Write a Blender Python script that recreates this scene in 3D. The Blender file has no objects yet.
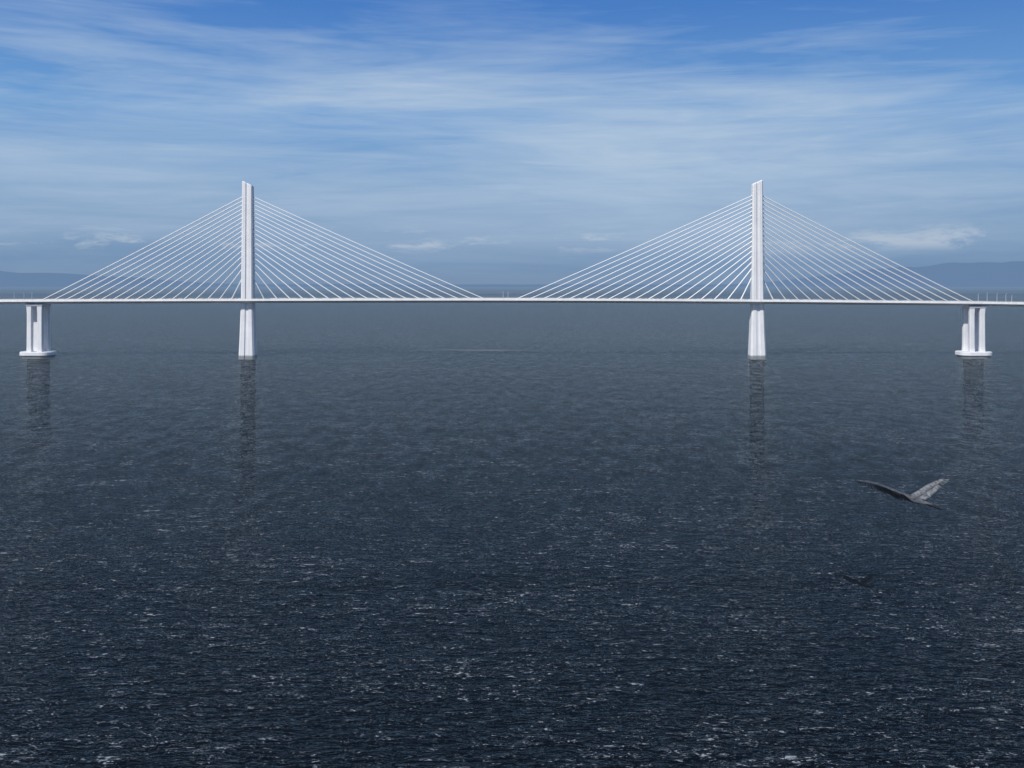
import bpy, bmesh, math, random
from mathutils import Vector, noise
random.seed(4)
scene=bpy.context.scene
CAMH=71.0; D=1000.0
# ------------------------------------------------------------------ helpers
def new_mat(name):
    m=bpy.data.materials.new(name); m.use_nodes=True
    nt=m.node_tree; nt.nodes.clear()
    return m,nt
def N(nt,t,**kw):
    n=nt.nodes.new(t)
    for k,v in kw.items(): setattr(n,k,v)
    return n
def L(nt,a,b): nt.links.new(a,b)
def math_n(nt,op,a,b=None,c=None,clamp=False):
    n=nt.nodes.new('ShaderNodeMath'); n.operation=op; n.use_clamp=clamp
    for i,v in enumerate((a,b,c)):
        if v is None: continue
        if isinstance(v,(int,float)): n.inputs[i].default_value=v
        else: nt.links.new(v,n.inputs[i])
    return n.outputs[0]
def mixc(nt,f,a,b,bt='MIX'):
    n=nt.nodes.new('ShaderNodeMix'); n.data_type='RGBA'; n.blend_type=bt
    for s,v in ((n.inputs[0],f),(n.inputs[6],a),(n.inputs[7],b)):
        if isinstance(v,(int,float)): s.default_value=v
        elif isinstance(v,tuple): s.default_value=v if len(v)==4 else (*v,1)
        else: nt.links.new(v,s)
    return n.outputs[2]
def ramp(nt,fac,stops,interp='LINEAR'):
    n=nt.nodes.new('ShaderNodeValToRGB'); n.color_ramp.interpolation=interp
    cr=n.color_ramp
    while len(cr.elements)<len(stops): cr.elements.new(0.5)
    for e,(p,c) in zip(cr.elements,stops):
        e.position=p
        e.color=(c,c,c,1) if isinstance(c,(int,float)) else (*c,1)
    nt.links.new(fac,n.inputs[0]); return n.outputs[0]
def noise_n(nt,vec,scale,detail=3,rough=.5,dist=0):
    n=nt.nodes.new('ShaderNodeTexNoise')
    n.inputs['Scale'].default_value=scale; n.inputs['Detail'].default_value=detail
    n.inputs['Roughness'].default_value=rough; n.inputs['Distortion'].default_value=dist
    nt.links.new(vec,n.inputs['Vector']); return n.outputs[0]
def mapping(nt,vec,scale=(1,1,1),rot=(0,0,0),loc=(0,0,0)):
    n=nt.nodes.new('ShaderNodeMapping')
    n.inputs['Scale'].default_value=scale; n.inputs['Rotation'].default_value=rot; n.inputs['Location'].default_value=loc
    nt.links.new(vec,n.inputs['Vector']); return n.outputs[0]
def mixs(nt,f,a,b):
    n=nt.nodes.new('ShaderNodeMixShader')
    if isinstance(f,(int,float)): n.inputs[0].default_value=f
    else: nt.links.new(f,n.inputs[0])
    nt.links.new(a,n.inputs[1]); nt.links.new(b,n.inputs[2]); return n.outputs[0]
def mesh_obj(name,bm,mat=None,parent=None,smooth=False):
    me=bpy.data.meshes.new(name); bm.normal_update(); bm.to_mesh(me); bm.free()
    o=bpy.data.objects.new(name,me); scene.collection.objects.link(o)
    if mat: me.materials.append(mat)
    if smooth:
        for p in me.polygons: p.use_smooth=True
    if parent: o.parent=parent
    return o
def empty(name):
    e=bpy.data.objects.new(name,None); scene.collection.objects.link(e); return e
def loft(bm,rings,cap=True):
    vr=[[bm.verts.new(p) for p in r] for r in rings]
    for a,b in zip(vr[:-1],vr[1:]):
        n=len(a)
        for i in range(n):
            bm.faces.new((a[i],a[(i+1)%n],b[(i+1)%n],b[i]))
    if cap:
        bm.faces.new(list(reversed(vr[0]))); bm.faces.new(vr[-1])
    return vr
def box(bm,x0,x1,y0,y1,z0,z1):
    loft(bm,[[(x0,y0,z),(x1,y0,z),(x1,y1,z),(x0,y1,z)] for z in (z0,z1)])
def tube(bm,p,q,r0,r1=None,n=6):
    r1=r0 if r1 is None else r1
    p=Vector(p);q=Vector(q); d=(q-p).normalized()
    u=d.orthogonal().normalized(); v=d.cross(u)
    R=[]
    for c,r in((p,r0),(q,r1)):
        R.append([tuple(c+u*r*math.cos(2*math.pi*i/n)+v*r*math.sin(2*math.pi*i/n)) for i in range(n)])
    loft(bm,R)
# ------------------------------------------------------------------ materials
def concrete(name,base,dark,rough=.55):
    m,nt=new_mat(name)
    out=N(nt,'ShaderNodeOutputMaterial'); p=N(nt,'ShaderNodeBsdfPrincipled')
    g=N(nt,'ShaderNodeNewGeometry').outputs['Position']
    v1=noise_n(nt,mapping(nt,g,(.5,.5,.03)),1,3,.6)
    v2=noise_n(nt,mapping(nt,g,(.08,.08,.08)),1,3,.6)
    f=math_n(nt,'MULTIPLY',v1,v2)
    f=ramp(nt,f,[(.12,.7),(.36,0.0)])
    c=mixc(nt,f,base,dark)
    z=N(nt,'ShaderNodeSeparateXYZ'); L(nt,g,z.inputs[0])
    fr=math_n(nt,'FRACT',math_n(nt,'DIVIDE',z.outputs[2],6.0))
    j=math_n(nt,'LESS_THAN',fr,.05)
    c=mixc(nt,math_n(nt,'MULTIPLY',j,.2),c,dark)
    t=ramp(nt,math_n(nt,'DIVIDE',math_n(nt,'ADD',z.outputs[2],math_n(nt,'MULTIPLY',v1,1.0)),8.0),[(.12,1.0),(.26,0.0)])
    c=mixc(nt,math_n(nt,'MULTIPLY',t,.7),c,(.16,.18,.17))
    L(nt,c,p.inputs['Base Color']); p.inputs['Roughness'].default_value=rough
    L(nt,p.outputs[0],out.inputs[0]); return m
M_conc=concrete('white_concrete',(.76,.77,.79),(.60,.61,.64))
M_deck=concrete('deck_concrete',(.80,.80,.80),(.60,.61,.63))
def simple(name,col,rough=.5,metal=0,var=.15):
    m,nt=new_mat(name)
    out=N(nt,'ShaderNodeOutputMaterial'); p=N(nt,'ShaderNodeBsdfPrincipled')
    g=N(nt,'ShaderNodeTexCoord').outputs['Object']
    v=noise_n(nt,g,3,1)
    c=mixc(nt,v,tuple(x*(1-var) for x in col),tuple(min(1,x*(1+var)) for x in col))
    L(nt,c,p.inputs['Base Color']); p.inputs['Roughness'].default_value=rough; p.inputs['Metallic'].default_value=metal
    L(nt,p.outputs[0],out.inputs[0]); return m
M_cable=simple('white_cable_sheath',(.84,.85,.86),.5,0,.03)
M_steel=simple('galvanised_steel',(.6,.62,.64),.5,.3)
M_asph=simple('asphalt',(.05,.05,.052),.9)
M_paint=simple('road_paint',(.8,.8,.78),.6)
# ------------------------------------------------------------------ deck profile
DP=[(-3000,38),(-1500,50),(-512,55.6),(-265,56.6),(0,57.0),(245,55.8),(461,53.8),(512,53.0),(1500,45),(3000,33)]
def dz(x):
    for i in range(len(DP)-1):
        if x<=DP[i+1][0]:
            p0=DP[max(i-1,0)];p1=DP[i];p2=DP[i+1];p3=DP[min(i+2,len(DP)-1)]
            t=(x-p1[0])/(p2[0]-p1[0])
            m1=(p2[1]-p0[1])/(p2[0]-p0[0])*(p2[0]-p1[0]); m2=(p3[1]-p1[1])/(p3[0]-p1[0])*(p2[0]-p1[0])
            return (2*t**3-3*t*t+1)*p1[1]+(t**3-2*t*t+t)*m1+(-2*t**3+3*t*t)*p2[1]+(t**3-t*t)*m2
    return DP[-1][1]
bridge=empty('cable_stayed_bridge')
TL,TR=-264.0,245.0       # tower x
PL,PR=-473.5,461.5       # anchor pier x
W=13.0                    # half deck width
xs=[-3000+ i*15 for i in range(401)]
bm=bmesh.new()
rings=[]
for x in xs:
    z=dz(x); 
    rings.append([(x,D-W,z),(x,D-W-.15,z-1.3),(x,D-W+1.2,z-1.7),(x,D-6,z-3.6),(x,D+6,z-3.6),(x,D+W-1.2,z-1.7),(x,D+W+.15,z-1.3),(x,D+W,z)])
loft(bm,rings); bmesh.ops.recalc_face_normals(bm,faces=bm.faces)
mesh_obj('deck_box_girder',bm,M_deck,bridge)
bm=bmesh.new()
def strip(bm,y0,y1,h,x0=-3000,x1=3000,step=15):
    pv=None;x=x0
    while x<=x1+.01:
        z=dz(x)+h
        a=bm.verts.new((x,D+y0,z));b=bm.verts.new((x,D+y1,z))
        if pv: bm.faces.new((pv[0],a,b,pv[1]))
        pv=(a,b);x+=step
strip(bm,-12.2,12.2,.02); mesh_obj('asphalt_surface',bm,M_asph,bridge)
bm=bmesh.new()
for y in(-11.8,-7.9,7.9,11.8): strip(bm,y-.1,y+.1,.03)
mesh_obj('lane_lines',bm,M_paint,bridge)
bm=bmesh.new()
for s in(-1,1):
    y=D+s*(W-.25)
    r=[]
    for x in xs:
        z=dz(x); r.append([(x,y-.18,z),(x,y+.18,z),(x,y+.12,z+.85),(x,y-.12,z+.85)])
    loft(bm,r)
bmesh.ops.recalc_face_normals(bm,faces=bm.faces)
mesh_obj('parapets',bm,M_deck,bridge)
bm=bmesh.new()
for s in(-1,1):
    y=D+s*(W-.25)
    for i in range(len(xs)-1):
        if abs(xs[i])<900:
            tube(bm,(xs[i],y,dz(xs[i])+1.45),(xs[i+1],y,dz(xs[i+1])+1.45),.07,n=4)
    x=-900
    while x<900:
        tube(bm,(x,y,dz(x)+.8),(x,y,dz(x)+1.45),.06,n=4); x+=5
mesh_obj('handrails',bm,M_steel,bridge)
# ------------------------------------------------------------------ towers
def shaft_ring(cx,hx,hy,z,ch,groove=.45,topskew=0):
    g=hx*.22
    pts=[(-hx,-hy+ch),(-hx+ch,-hy),(-g-.3,-hy),(-g,-hy+groove),(g,-hy+groove),(g+.3,-hy),(hx-ch,-hy),(hx,-hy+ch),
         (hx,hy-ch),(hx-ch,hy),(g+.3,hy),(g,hy-groove),(-g,hy-groove),(-g-.3,hy),(-hx+ch,hy),(-hx,hy-ch)]
    return [(cx+px,D+py,z+topskew*px) for px,py in pts]
def tower(cx,top,skew,nm):
    bm=bmesh.new()
    zd=dz(cx)
    R=[shaft_ring(cx,8.0,7.5,-3,1.6,.9),shaft_ring(cx,7.9,7.2,0,1.6,.9),shaft_ring(cx,7.1,6.4,20,1.5,.9),shaft_ring(cx,6.5,5.8,40,1.4,.9),shaft_ring(cx,6.1,5.4,zd-3.5,1.3,.9),
       shaft_ring(cx,5.9,5.2,zd+4,1.2,.9),shaft_ring(cx,5.5,4.6,110,1.1,.9),shaft_ring(cx,5.2,4.2,150,1.0,.9),
       shaft_ring(cx,5.1,4.0,top-4,1.0,.9,skew),]
    R.append([(x,y,z+1.2) for x,y,z in shaft_ring(cx,4.3,3.3,top-4,.8,.7,skew)])
    loft(bm,R); bmesh.ops.recalc_face_normals(bm,faces=bm.faces)
    mesh_obj(nm,bm,M_conc,bridge)
    bm=bmesh.new()
    tube(bm,(cx-3*(1 if skew<0 else -1),D,top-5),(cx-3*(1 if skew<0 else -1),D,top+2.6),.12,.05)
    mesh_obj(nm+'_lightning_rod',bm,M_steel,bridge)
tower(TL,175.5,-.50,'tower_west')
tower(TR,177.0,.42,'tower_east')
# ------------------------------------------------------------------ stay cables (central plane, twin stays)
bm=bmesh.new(); bma=bmesh.new()
def fan(tx,xe,n,top,bot):
    s=1 if xe>tx else -1
    for i in range(n):
        t=i/(n-1)
        xd=tx+s*(16+ (abs(xe-tx)-16)*t)
        za=bot+(top-bot)*(t**.8)
        zd=dz(xd)
        for sy in(-1,1):
            a=Vector((tx+s*4.6,D+sy*.8,za)); b=Vector((xd,D+sy*.8,zd+.9))
            Ln=(a-b).length; d=(a-b).normalized()
            U=Vector((0,1,0)); V=d.cross(U).normalized(); R=[]
            for k in range(9):
                u=k/8; p=a.lerp(b,u); p.z-=4*u*(1-u)*Ln*Ln*0.000012
                R.append([tuple(p+U*.40*math.cos(math.pi*q/5)+V*.40*math.sin(math.pi*q/5)) for q in range(10)])
            loft(bm,R,False)
            tube(bma,b-d*1.4,b+d*4.0,.5,.45,n=8)
            tube(bma,a+d*.6,a-d*2.0,.5,.45,n=8)
NC=17
fan(TL,-468,NC,159.5,80); fan(TL,-29.5,NC+1,159.5,80)
fan(TR,6.5,NC+1,160.5,80); fan(TR,460,NC,160.5,80)
bmesh.ops.recalc_face_normals(bm,faces=bm.faces)
mesh_obj('stay_cables',bm,M_cable,bridge,True)
mesh_obj('cable_anchors',bma,M_cable,bridge,False)
# ------------------------------------------------------------------ anchor piers
def rr(cx,cy,hx,hy,r,z,n=6):
    pts=[]
    for sx,sy,a0 in((1,1,0),(-1,1,90),(-1,-1,180),(1,-1,270)):
        for k in range(n+1):
            a=math.radians(a0+90*k/n)
            pts.append((cx+sx*(hx-r)+r*abs(math.cos(a))*sx,cy+sy*(hy-r)+r*abs(math.sin(a))*sy,z))
    return pts
def pier(px,nm,big=True):
    zd=dz(px)-3.6
    bm=bmesh.new()
    for sx in((-5.2,5.2) if big else (0,)):
        for sy in(-7,7):
            cx=px+sx; cy=D+sy; w=2.5 if big else 2.2
            loft(bm,[rr(cx,cy,w*1.12,w*1.0,.8,3.5),rr(cx,cy,w,w*.9,.8,9),rr(cx,cy,w*.94,w*.85,.8,zd-10),rr(cx,cy,w*1.1,w*.95,.8,zd-1.9)])
    bmesh.ops.recalc_face_normals(bm,faces=bm.faces)
    mesh_obj(nm+'_columns',bm,M_conc,bridge)
    bm=bmesh.new()
    hx=8.2 if big else 2.8
    loft(bm,[rr(px,D,hx,9.6,.6,zd-2.2),rr(px,D,hx+.3,10,.6,zd-1.6),rr(px,D,hx+.3,10,.6,zd-.02)])
    bmesh.ops.recalc_face_normals(bm,faces=bm.faces)
    mesh_obj(nm+'_crosshead',bm,M_conc,bridge)
    bm=bmesh.new()
    a=16.0 if big else 7; 
    loft(bm,[rr(px,D,a-2,11.5,8 if big else 4,-2,10),rr(px,D,a-1.2,12,8 if big else 5,.9,10),rr(px,D,a,13,9 if big else 6,1.2,10),rr(px,D,a,13,9 if big else 6,4.2,10),rr(px,D,a-.8,12.2,8.5 if big else 5.5,4.8,10)])
    bmesh.ops.recalc_face_normals(bm,faces=bm.faces)
    mesh_obj(nm+'_pile_cap',bm,M_conc,bridge)
pier(PL,'west_anchor_pier'); pier(PR,'east_anchor_pier')
for i in range(1,9):
    pier(PL-95*i,'west_approach_pier_%d'%i,False); pier(PR+95*i,'east_approach_pier_%d'%i,False)
# added dark shafts under the water, painted and faded as tower and pier reflections
def refl_mat(name,depth,hx):
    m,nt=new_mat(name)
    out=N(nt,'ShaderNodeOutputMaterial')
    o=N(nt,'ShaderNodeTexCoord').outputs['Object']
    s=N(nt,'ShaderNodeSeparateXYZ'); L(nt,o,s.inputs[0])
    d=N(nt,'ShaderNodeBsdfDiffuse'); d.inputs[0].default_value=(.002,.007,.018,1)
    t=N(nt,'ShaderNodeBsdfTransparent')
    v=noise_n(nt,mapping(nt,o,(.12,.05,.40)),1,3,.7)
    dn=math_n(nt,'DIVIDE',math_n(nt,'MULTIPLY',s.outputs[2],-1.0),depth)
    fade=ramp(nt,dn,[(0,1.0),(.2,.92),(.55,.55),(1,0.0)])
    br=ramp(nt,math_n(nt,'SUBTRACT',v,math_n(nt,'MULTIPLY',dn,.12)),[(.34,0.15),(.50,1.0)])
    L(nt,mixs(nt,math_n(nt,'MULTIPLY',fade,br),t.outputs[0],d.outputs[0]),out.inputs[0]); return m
REFLT=refl_mat('tower_reflection_dark',165.0,7); REFLP=refl_mat('pier_reflection_dark',105.0,10)
def reflection_shaft(px,hx,hy,depth,mat,nm):
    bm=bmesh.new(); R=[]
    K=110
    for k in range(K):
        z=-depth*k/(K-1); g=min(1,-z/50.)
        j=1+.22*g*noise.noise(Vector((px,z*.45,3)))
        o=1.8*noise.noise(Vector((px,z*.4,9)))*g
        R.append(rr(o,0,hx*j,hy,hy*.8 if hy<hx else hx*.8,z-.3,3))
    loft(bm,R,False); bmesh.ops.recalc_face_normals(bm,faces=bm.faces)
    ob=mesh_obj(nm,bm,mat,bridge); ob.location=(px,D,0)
reflection_shaft(TL,7.2,5,165,REFLT,'tower_west_reflection'); reflection_shaft(TR,7.2,5,165,REFLT,'tower_east_reflection')
reflection_shaft(PL,10.3,7,105,REFLP,'west_anchor_reflection'); reflection_shaft(PR,9.2,7,105,REFLP,'east_anchor_reflection')
# ------------------------------------------------------------------ lamp posts
def lamp(x,h=10,side=1):
    e=empty('street_lamp'); e.location=(x,D+side*(W-.6),dz(x))
    bm=bmesh.new()
    tube(bm,(0,0,0),(0,0,h),.26,.16,8); tube(bm,(0,0,h),(0,-side*1.8,h+.5),.1,.08,6)
    box(bm,-.2,.2,-side*1.8-.5,-side*1.8+.3,h+.42,h+.6); box(bm,-.35,.35,-.35,.35,0,.25)
    mesh_obj('lamp_post',bm,M_steel,e)
for x in (-504,-494,-486,-9,-4,472,481,491,500,506): lamp(x,random.uniform(7,9.5))
for k in range(1,7):
    lamp(-504-45*k); lamp(506+45*k)
# ------------------------------------------------------------------ water
m,nt=new_mat('sea_water')
out=N(nt,'ShaderNodeOutputMaterial')
geo=N(nt,'ShaderNodeNewGeometry'); pos=geo.outputs['Position']
def length(nt):
    d=nt.nodes.new('ShaderNodeVectorMath'); d.operation='LENGTH'; L(nt,N(nt,'ShaderNodeNewGeometry').outputs['Position'],d.inputs[0]); return d.outputs['Value']
dist=length(nt)
b0=noise_n(nt,mapping(nt,pos,(.016,.045,1),(0,0,.15)),1,1,.55)
b1=noise_n(nt,mapping(nt,pos,(.15,.36,1),(0,0,-.12)),1,2,.62,.4)
b2=noise_n(nt,mapping(nt,pos,(.50,1.1,1),(0,0,.25)),1,2,.65,.8)
b3=noise_n(nt,mapping(nt,pos,(.13,.06,1),(0,0,.3)),1,2,.7)
near=ramp(nt,math_n(nt,'DIVIDE',dist,2000.0),[(0.05,.75),(.2,.9),(1.0,.2)])
far=ramp(nt,math_n(nt,'DIVIDE',dist,2000.0),[(0.08,.5),(.25,2.4),(.6,4.2),(1.0,6.0)])
h=math_n(nt,'ADD',math_n(nt,'MULTIPLY',b0,1.9),math_n(nt,'MULTIPLY',b1,3.5))
h=math_n(nt,'ADD',h,math_n(nt,'MULTIPLY',math_n(nt,'MULTIPLY',b2,1.1),near))
h=math_n(nt,'ADD',h,math_n(nt,'MULTIPLY',b3,far))
bump=N(nt,'ShaderNodeBump'); bump.inputs['Strength'].default_value=1.0; bump.inputs['Distance'].default_value=1.0
L(nt,h,bump.inputs['Height'])
fr=N(nt,'ShaderNodeFresnel'); fr.inputs['IOR'].default_value=1.33; L(nt,bump.outputs[0],fr.inputs['Normal'])
gl=N(nt,'ShaderNodeBsdfGlossy'); gl.inputs['Color'].default_value=(.84,.90,.90,1)
L(nt,ramp(nt,math_n(nt,'DIVIDE',dist,2500.0),[(0.05,.05),(.3,.14),(1.0,.22)]),gl.inputs['Roughness'])
L(nt,bump.outputs[0],gl.inputs['Normal'])
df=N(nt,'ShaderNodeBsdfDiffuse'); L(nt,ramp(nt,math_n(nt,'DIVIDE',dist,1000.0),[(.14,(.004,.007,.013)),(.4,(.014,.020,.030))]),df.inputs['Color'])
tr=N(nt,'ShaderNodeBsdfTransparent')
body=mixs(nt,.82,df.outputs[0],tr.outputs[0])
# wind-ruffled patches reflect more sky than the slicks between them
ruf=ramp(nt,b3,[(.34,.12),(.5,.5),(.66,1.0)])
ramt=ramp(nt,math_n(nt,'DIVIDE',dist,1500.0),[(.14,0.0),(.30,.75),(1.0,.85)])
ruf=math_n(nt,'ADD',math_n(nt,'MULTIPLY',ramt,math_n(nt,'MULTIPLY',ruf,1.9)),math_n(nt,'SUBTRACT',1.0,ramt))
kf=math_n(nt,'MULTIPLY',math_n(nt,'POWER',fr.outputs[0],1.6),ramp(nt,math_n(nt,'DIVIDE',dist,1000.0),[(.14,.36),(.25,.60),(.6,.92),(1.0,.95)]))
kf=math_n(nt,'MULTIPLY',kf,ruf,clamp=True)
sf=mixs(nt,kf,body,gl.outputs[0])
f1=noise_n(nt,mapping(nt,pos,(.60,1.25,1),(0,0,.3)),1,4,.72,1.4)
ff=math_n(nt,'ADD',f1,math_n(nt,'MULTIPLY',b0,.10))
ff=math_n(nt,'ADD',ff,math_n(nt,'MULTIPLY',b1,.30))
ff=math_n(nt,'ADD',ff,ramp(nt,math_n(nt,'DIVIDE',dist,1000.0),[(.25,0.0),(.8,.03)]))
ff=ramp(nt,ff,[(.81,0.0),(.88,1.0)])
glint=N(nt,'ShaderNodeBsdfDiffuse'); glint.inputs['Color'].default_value=(.36,.40,.45,1)  # pale flecks painted into the surface for light sparkling on the waves
sf=mixs(nt,math_n(nt,'MULTIPLY',ff,.85),sf,glint.outputs[0])
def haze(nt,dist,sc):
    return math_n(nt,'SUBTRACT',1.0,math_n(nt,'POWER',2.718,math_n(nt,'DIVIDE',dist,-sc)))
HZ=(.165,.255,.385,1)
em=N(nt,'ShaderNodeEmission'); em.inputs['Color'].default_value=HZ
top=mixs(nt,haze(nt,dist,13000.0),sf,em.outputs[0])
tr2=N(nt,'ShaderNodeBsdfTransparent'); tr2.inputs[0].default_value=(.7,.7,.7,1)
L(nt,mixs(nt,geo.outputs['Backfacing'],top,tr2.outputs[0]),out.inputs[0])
M_water=m
bm=bmesh.new()
S=90000
bm.faces.new([bm.verts.new(p) for p in((-S,-3000,0),(S,-3000,0),(S,S,0),(-S,S,0))])
mesh_obj('sea_water',bm,M_water)
# added backing under the water, distance brightening of the sea painted into its colour
m,nt=new_mat('water_backing_tone')
out=N(nt,'ShaderNodeOutputMaterial'); dist=length(nt)
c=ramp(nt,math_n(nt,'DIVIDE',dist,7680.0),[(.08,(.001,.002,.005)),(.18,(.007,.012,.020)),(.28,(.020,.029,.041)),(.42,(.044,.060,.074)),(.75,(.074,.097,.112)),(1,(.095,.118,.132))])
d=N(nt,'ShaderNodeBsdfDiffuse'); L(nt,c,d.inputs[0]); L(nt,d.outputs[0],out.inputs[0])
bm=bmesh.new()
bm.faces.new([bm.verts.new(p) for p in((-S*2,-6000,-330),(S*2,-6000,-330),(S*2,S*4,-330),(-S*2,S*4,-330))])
mesh_obj('water_backing',bm,m)
# thin foam lines lying on tidal seams beyond the bridge
m,nt=new_mat('tide_foam')
out=N(nt,'ShaderNodeOutputMaterial'); uvw=N(nt,'ShaderNodeTexCoord').outputs['Object']
v=noise_n(nt,mapping(nt,uvw,(.05,.12,1)),1,4,.65)
g=N(nt,'ShaderNodeTexCoord').outputs['Generated']; s=N(nt,'ShaderNodeSeparateXYZ'); L(nt,g,s.inputs[0])
ex=ramp(nt,s.outputs[0],[(0,0.0),(.25,1.0),(.75,1.0),(1,0.0)]); ey=ramp(nt,s.outputs[1],[(0,0.0),(.5,1.0),(1,0.0)])
a=math_n(nt,'MULTIPLY',math_n(nt,'MULTIPLY',ex,ey),ramp(nt,v,[(.36,0.0),(.60,.42)]))
d=N(nt,'ShaderNodeBsdfDiffuse'); d.inputs[0].default_value=(.5,.53,.56,1); t=N(nt,'ShaderNodeBsdfTransparent')
L(nt,mixs(nt,a,t.outputs[0],d.outputs[0]),out.inputs[0])
for x0,x1,y0,hw in((-122,30,1090,18),(270,400,1052,14)):
    bm=bmesh.new(); P=[]
    for k in range(25):
        u=k/24; x=(x1-x0)*(u-.5); yy=8*noise.noise(Vector((x*.03,y0,0)))
        P.append((bm.verts.new((x,yy-hw/2,0)),bm.verts.new((x,yy+hw/2,0))))
    for p,q in zip(P[:-1],P[1:]): bm.faces.new((p[0],q[0],q[1],p[1]))
    o=mesh_obj('foam_streak',bm,m); o.location=((x0+x1)/2*y0/1000,y0,.05)
# ------------------------------------------------------------------ distant hills
def hills(name,x0,x1,y,hfun,col,seed):
    m,nt=new_mat(name+'_haze')
    out=N(nt,'ShaderNodeOutputMaterial')
    g=N(nt,'ShaderNodeNewGeometry').outputs['Position']
    v=noise_n(nt,mapping(nt,g,(.0006,.0006,.002)),1,4,.6)
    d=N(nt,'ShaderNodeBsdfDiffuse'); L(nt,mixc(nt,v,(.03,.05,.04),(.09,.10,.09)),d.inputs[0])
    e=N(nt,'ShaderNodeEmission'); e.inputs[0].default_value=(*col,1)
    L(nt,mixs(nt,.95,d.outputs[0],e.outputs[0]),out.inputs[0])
    bm=bmesh.new(); nx=260; ny=10; G=[]
    for j in range(ny+1):
        row=[]
        for i in range(nx+1):
            x=x0+(x1-x0)*i/nx; t=j/ny
            hh=hfun(x)*math.sin(math.pi*min(t*1.0,1))**.8
            hh*=.8+.22*noise.fractal(Vector((x/5200,t*2+seed,seed)),.8,2,5)
            row.append(bm.verts.new((x,y+t*7000,max(hh,-5)-2)))
        G.append(row)
    for j in range(ny):
        for i in range(nx): bm.faces.new((G[j][i],G[j][i+1],G[j+1][i+1],G[j+1][i]))
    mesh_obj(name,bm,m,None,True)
def sm(a,b,x):
    t=max(0,min(1,(x-a)/(b-a))); return t*t*(3-2*t)
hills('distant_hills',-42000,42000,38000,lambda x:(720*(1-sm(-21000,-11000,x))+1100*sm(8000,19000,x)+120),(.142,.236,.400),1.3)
# ------------------------------------------------------------------ bird
def feather_mat(name,c1,c2):
    m,nt=new_mat(name)
    out=N(nt,'ShaderNodeOutputMaterial'); p=N(nt,'ShaderNodeBsdfPrincipled')
    o=N(nt,'ShaderNodeTexCoord').outputs['Object']
    v=noise_n(nt,mapping(nt,o,(.5,.1,.5)),1,2,.6)
    L(nt,mixc(nt,ramp(nt,v,[(.35,0.0),(.65,1.0)]),c1,c2),p.inputs['Base Color']); p.inputs['Roughness'].default_value=.9
    p.inputs['Specular IOR Level'].default_value=.1
    L(nt,p.outputs[0],out.inputs[0]); return m
M_bodyf=feather_mat('grey_plumage',(.04,.045,.055),(.13,.14,.16))
M_dark=feather_mat('dark_flight_feathers',(.002,.003,.005),(.007,.009,.012))
M_cov=feather_mat('grey_wing_coverts',(.05,.06,.07),(.12,.13,.15))
M_light=feather_mat('pale_flight_feathers',(.07,.08,.09),(.21,.22,.24))
M_bill=simple('bill_horn',(.12,.11,.08),.5)
M_d2=feather_mat('bird_shade_tone',(.004,.007,.011),(.010,.014,.020))
def catmull(P,t):
    n=len(P)-1; s=min(int(t*n),n-1); u=t*n-s
    g=lambda k:Vector(P[max(0,min(n,k))])
    a,b,c,d=g(s-1),g(s),g(s+1),g(s+2)
    return .5*((2*b)+(c-a)*u+(2*a-5*b+4*c-d)*u*u+(3*b-a-3*c+d)*u**3)
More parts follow.
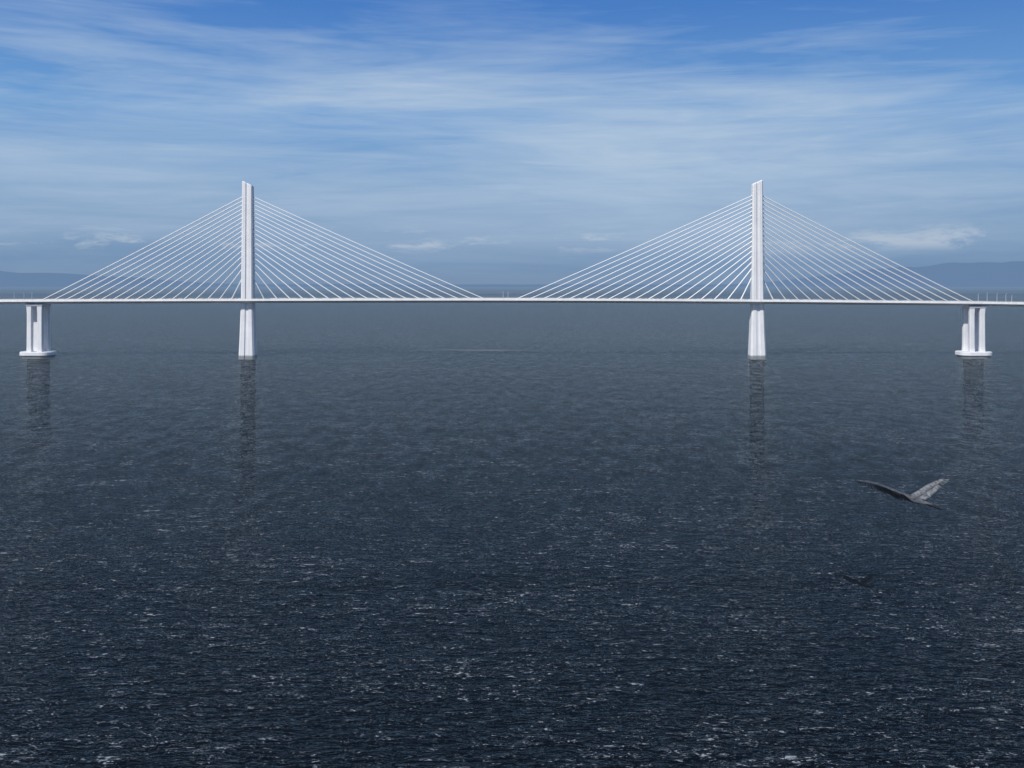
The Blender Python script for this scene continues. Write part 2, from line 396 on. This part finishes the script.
def bird(loc,sc,mats):
    e=empty('flying_heron'); e.location=loc; e.scale=(sc,sc,sc)
    mb,ml,mr,mc=mats
    bm=bmesh.new(); R=[]
    ax=[(-9,30,-4.6,.25),(-8.6,27.5,-4.4,.9),(-8,25,-3.7,1.9),(-7,22.5,-2.9,2.1),(-6,20,-2.6,1.5),(-5,16,-2.4,1.6),(-3.5,11,-2.2,2.8),(-1,4,-2.4,3.6),(2,-4,-3.0,3.5),(5,-10,-3.4,2.7),(9,-16,-3.9,1.8),(13,-20,-4.4,1.0)]
    for i,(x,y,z,r) in enumerate(ax):
        a=Vector(ax[max(i-1,0)][:3]);b=Vector(ax[min(i+1,len(ax)-1)][:3]);d=(b-a).normalized()
        u=d.cross(Vector((0,0,1))).normalized(); v=u.cross(d)
        R.append([tuple(Vector((x,y,z))+u*r*math.cos(2*math.pi*k/14)+v*r*.92*math.sin(2*math.pi*k/14)) for k in range(14)])
    loft(bm,R)
    for k in range(7):
        a=-.36+.12*k
        base=Vector((11,-18,-4.1)); d=Vector((1.0+math.sin(a)*.9,-1,-.05+.02*k)).normalized()
        s=Vector((.7,.7,0)).normalized()
        p0=base-s*.7;p1=base+s*.7;p2=base+d*8+s*1.0;p3=base+d*9;p4=base+d*8-s*1.0
        off=Vector((0,0,.06*k))
        bm.faces.new([bm.verts.new(p+off) for p in(p0,p1,p2,p3,p4)])
    bmesh.ops.recalc_face_normals(bm,faces=bm.faces)
    mesh_obj('body',bm,mb,e,True)
    bm=bmesh.new(); tube(bm,(-8.8,29,-4.5),(-10.4,37,-6.0),.65,.1,6); mesh_obj('bill',bm,M_bill,e)
    bm=bmesh.new()
    for s in(-.7,.7):
        tube(bm,(8+s,-14,-5.0),(17+s,-28,-6.8),.4,.28,6); tube(bm,(17+s,-28,-6.8),(20+s,-31,-7.4),.3,.12,6)
    mesh_obj('legs',bm,M_dark,e)
    def wing(LE,TE,nm,mat,cov,nf=22,wf=1.0,cw=.6):
        bm=bmesh.new()
        R=[];NS=16
        for i in range(NS+1):
            t=i/NS; l=catmull(LE,t); r=catmull(TE,t); c=l.lerp(r,cw)
            th=1.5*(1-t)**.7+.25
            up=Vector((0,0,1)); mid=l.lerp(r,.2*cw/.6)
            R.append([tuple(l),tuple(mid+up*th*.6),tuple(l.lerp(r,.66*cw)+up*th*.4),tuple(c),tuple(l.lerp(r,.58*cw)-up*th*.3),tuple(mid-up*th*.4)])
        loft(bm,R); bmesh.ops.recalc_face_normals(bm,faces=bm.faces)
        mesh_obj(nm+'_coverts',bm,cov,e,True)
        bm=bmesh.new()
        for i in range(nf):
            t=i/(nf-1)
            l=catmull(LE,t*.985); r=catmull(TE,t)
            span=(catmull(LE,min(1,t+.03))-catmull(LE,max(0,t-.03))).normalized()
            root=l.lerp(r,.30*cw/.6); tip=r+span*(t**2)*4+(r-l)*.06*random.uniform(-1,1.5)
            if t>.75: tip+=span*1.5
            ax_=(tip-root); wv=span*(1.5 if t<.7 else .9)*wf
            off=Vector((0,0,.05*(i%2)+.04*i/nf))
            P=[root-wv*.5,root+ax_*.55-wv,root+ax_*.9-wv*.7,tip,root+ax_*.92+wv*.6,root+ax_*.55+wv,root+wv*.5]
            bm.faces.new([bm.verts.new(p+off) for p in P])
        mesh_obj(nm+'_feathers',bm,mat,e)
    wing([(-2,9,0.5),(-14,13,5.2),(-26,13,9.8),(-40,7,13.8),(-55,-2,16.6)],
         [(-1,-8,-5.0),(-14,-7,-2.2),(-25,-7,2.6),(-38,-7,8.0),(-51,-6,13.6)],'wing_port',ml,mc,22,1,.28)
    wing([(2,8,0),(10,10,4.0),(18,9,9.5),(26,5,14.5),(32,-2,18.6)],
         [(5,-6,-4.0),(13,-6,-1.4),(20,-6,3.6),(26,-6,9.4),(31,-6,15.6)],'wing_starboard',mr,mr,20,.8)
    return e
u=.02
bird(((911-512)*u,20,CAMH+(285-496)*u),u,(M_bodyf,M_dark,M_light,M_cov))
u2=.045
bird(((860-512)*u2,45,CAMH+(285-582)*u2),.0205,(M_d2,M_d2,M_d2,M_d2))  # added dark copy standing in for the bird's faint shade on the water
# ------------------------------------------------------------------ world
w=bpy.data.worlds.new('World'); scene.world=w; w.use_nodes=True
w.cycles.sampling_method='MANUAL'; w.cycles.sample_map_resolution=256
nt=w.node_tree; nt.nodes.clear()
SUN_EL=math.radians(42); 
sdir=Vector((-.62,-.78,0)).normalized()
wo=N(nt,'ShaderNodeOutputWorld'); bg=N(nt,'ShaderNodeBackground'); bg.inputs['Strength'].default_value=.1
sky=N(nt,'ShaderNodeTexSky'); sky.sky_type='NISHITA'; sky.sun_disc=False; sky.sun_elevation=SUN_EL
sky.sun_rotation=math.atan2(sdir.x,sdir.y); sky.air_density=1.0; sky.dust_density=.6
tc=N(nt,'ShaderNodeTexCoord').outputs['Generated']
nz=nt.nodes.new('ShaderNodeVectorMath'); nz.operation='NORMALIZE'; L(nt,tc,nz.inputs[0]); dirv=nz.outputs[0]
sp=N(nt,'ShaderNodeSeparateXYZ'); L(nt,dirv,sp.inputs[0]); z=sp.outputs[2]
base=ramp(nt,math_n(nt,'MULTIPLY',z,2.5),[(0,(.165,.255,.395)),(.05,(.165,.275,.445)),(.12,(.215,.34,.52)),(.25,(.24,.39,.605)),(.42,(.155,.34,.64)),(.66,(.070,.210,.55)),(1.0,(.04,.13,.43))])
n1=noise_n(nt,mapping(nt,dirv,(2.2,2.2,17),(0,.07,0),(3.1,0,0)),1,5,.6,.5)
n2=noise_n(nt,mapping(nt,dirv,(1.1,1.1,5.5),(0,-.05,0),(7.7,2,1)),1,2,.55)
n3=noise_n(nt,mapping(nt,dirv,(4.5,4.5,60),(0,.08,0),(0,3,0)),1,4,.65,.8)
cf=math_n(nt,'ADD',math_n(nt,'MULTIPLY',n1,.5),math_n(nt,'ADD',math_n(nt,'MULTIPLY',n2,.54),math_n(nt,'MULTIPLY',n3,.22)))
cf=ramp(nt,cf,[(.54,0.0),(.77,1.0)])
env=ramp(nt,math_n(nt,'MULTIPLY',z,2.5),[(0,.1),(.12,.5),(.3,1.0),(.5,.9),(.68,.5),(1,.3)])
cl=mixc(nt,math_n(nt,'MULTIPLY',cf,env),base,(.45,.57,.72))
c1=noise_n(nt,mapping(nt,dirv,(13,13,60),(0,0,0),(1.5,0,0)),1,5,.65,.3)
c1=math_n(nt,'ADD',c1,math_n(nt,'MULTIPLY',ramp(nt,sp.outputs[0],[(.30,0.0),(.40,1.0)]),.10))
cenv=ramp(nt,z,[(.030,0.0),(.040,1.0),(.048,.8),(.060,0.0)])
cc=math_n(nt,'MULTIPLY',ramp(nt,c1,[(.55,0.0),(.68,1.0)]),cenv)
cl=mixc(nt,math_n(nt,'MULTIPLY',cc,.75),cl,(.48,.56,.66))
sc10=nt.nodes.new('ShaderNodeVectorMath'); sc10.operation='SCALE'; sc10.inputs['Scale'].default_value=10; L(nt,cl,sc10.inputs[0])
up=ramp(nt,z,[(.33,0.0),(.6,1.0)])
L(nt,mixc(nt,up,sc10.outputs[0],sky.outputs[0]),bg.inputs['Color'])
L(nt,bg.outputs[0],wo.inputs[0])
# ------------------------------------------------------------------ sun
sl=bpy.data.lights.new('sun','SUN'); sl.energy=3.8; sl.angle=math.radians(.5); sl.color=(1,.96,.9)
so=bpy.data.objects.new('sun',sl); scene.collection.objects.link(so)
sv=Vector((sdir.x*math.cos(SUN_EL),sdir.y*math.cos(SUN_EL),math.sin(SUN_EL)))
so.rotation_euler=sv.to_track_quat('Z','Y').to_euler(); so.location=sv*500
# ------------------------------------------------------------------ camera
cam=bpy.data.cameras.new('camera'); co=bpy.data.objects.new('camera',cam); scene.collection.objects.link(co)
co.location=(0,0,CAMH); co.rotation_euler=(math.radians(90),0,0)
cam.sensor_width=36; cam.lens=36*1000/1024; cam.shift_y=-99/1024
cam.clip_start=.5; cam.clip_end=400000
scene.camera=co
scene.view_settings.view_transform='Standard'
scene.view_settings.look='None'; scene.view_settings.exposure=0
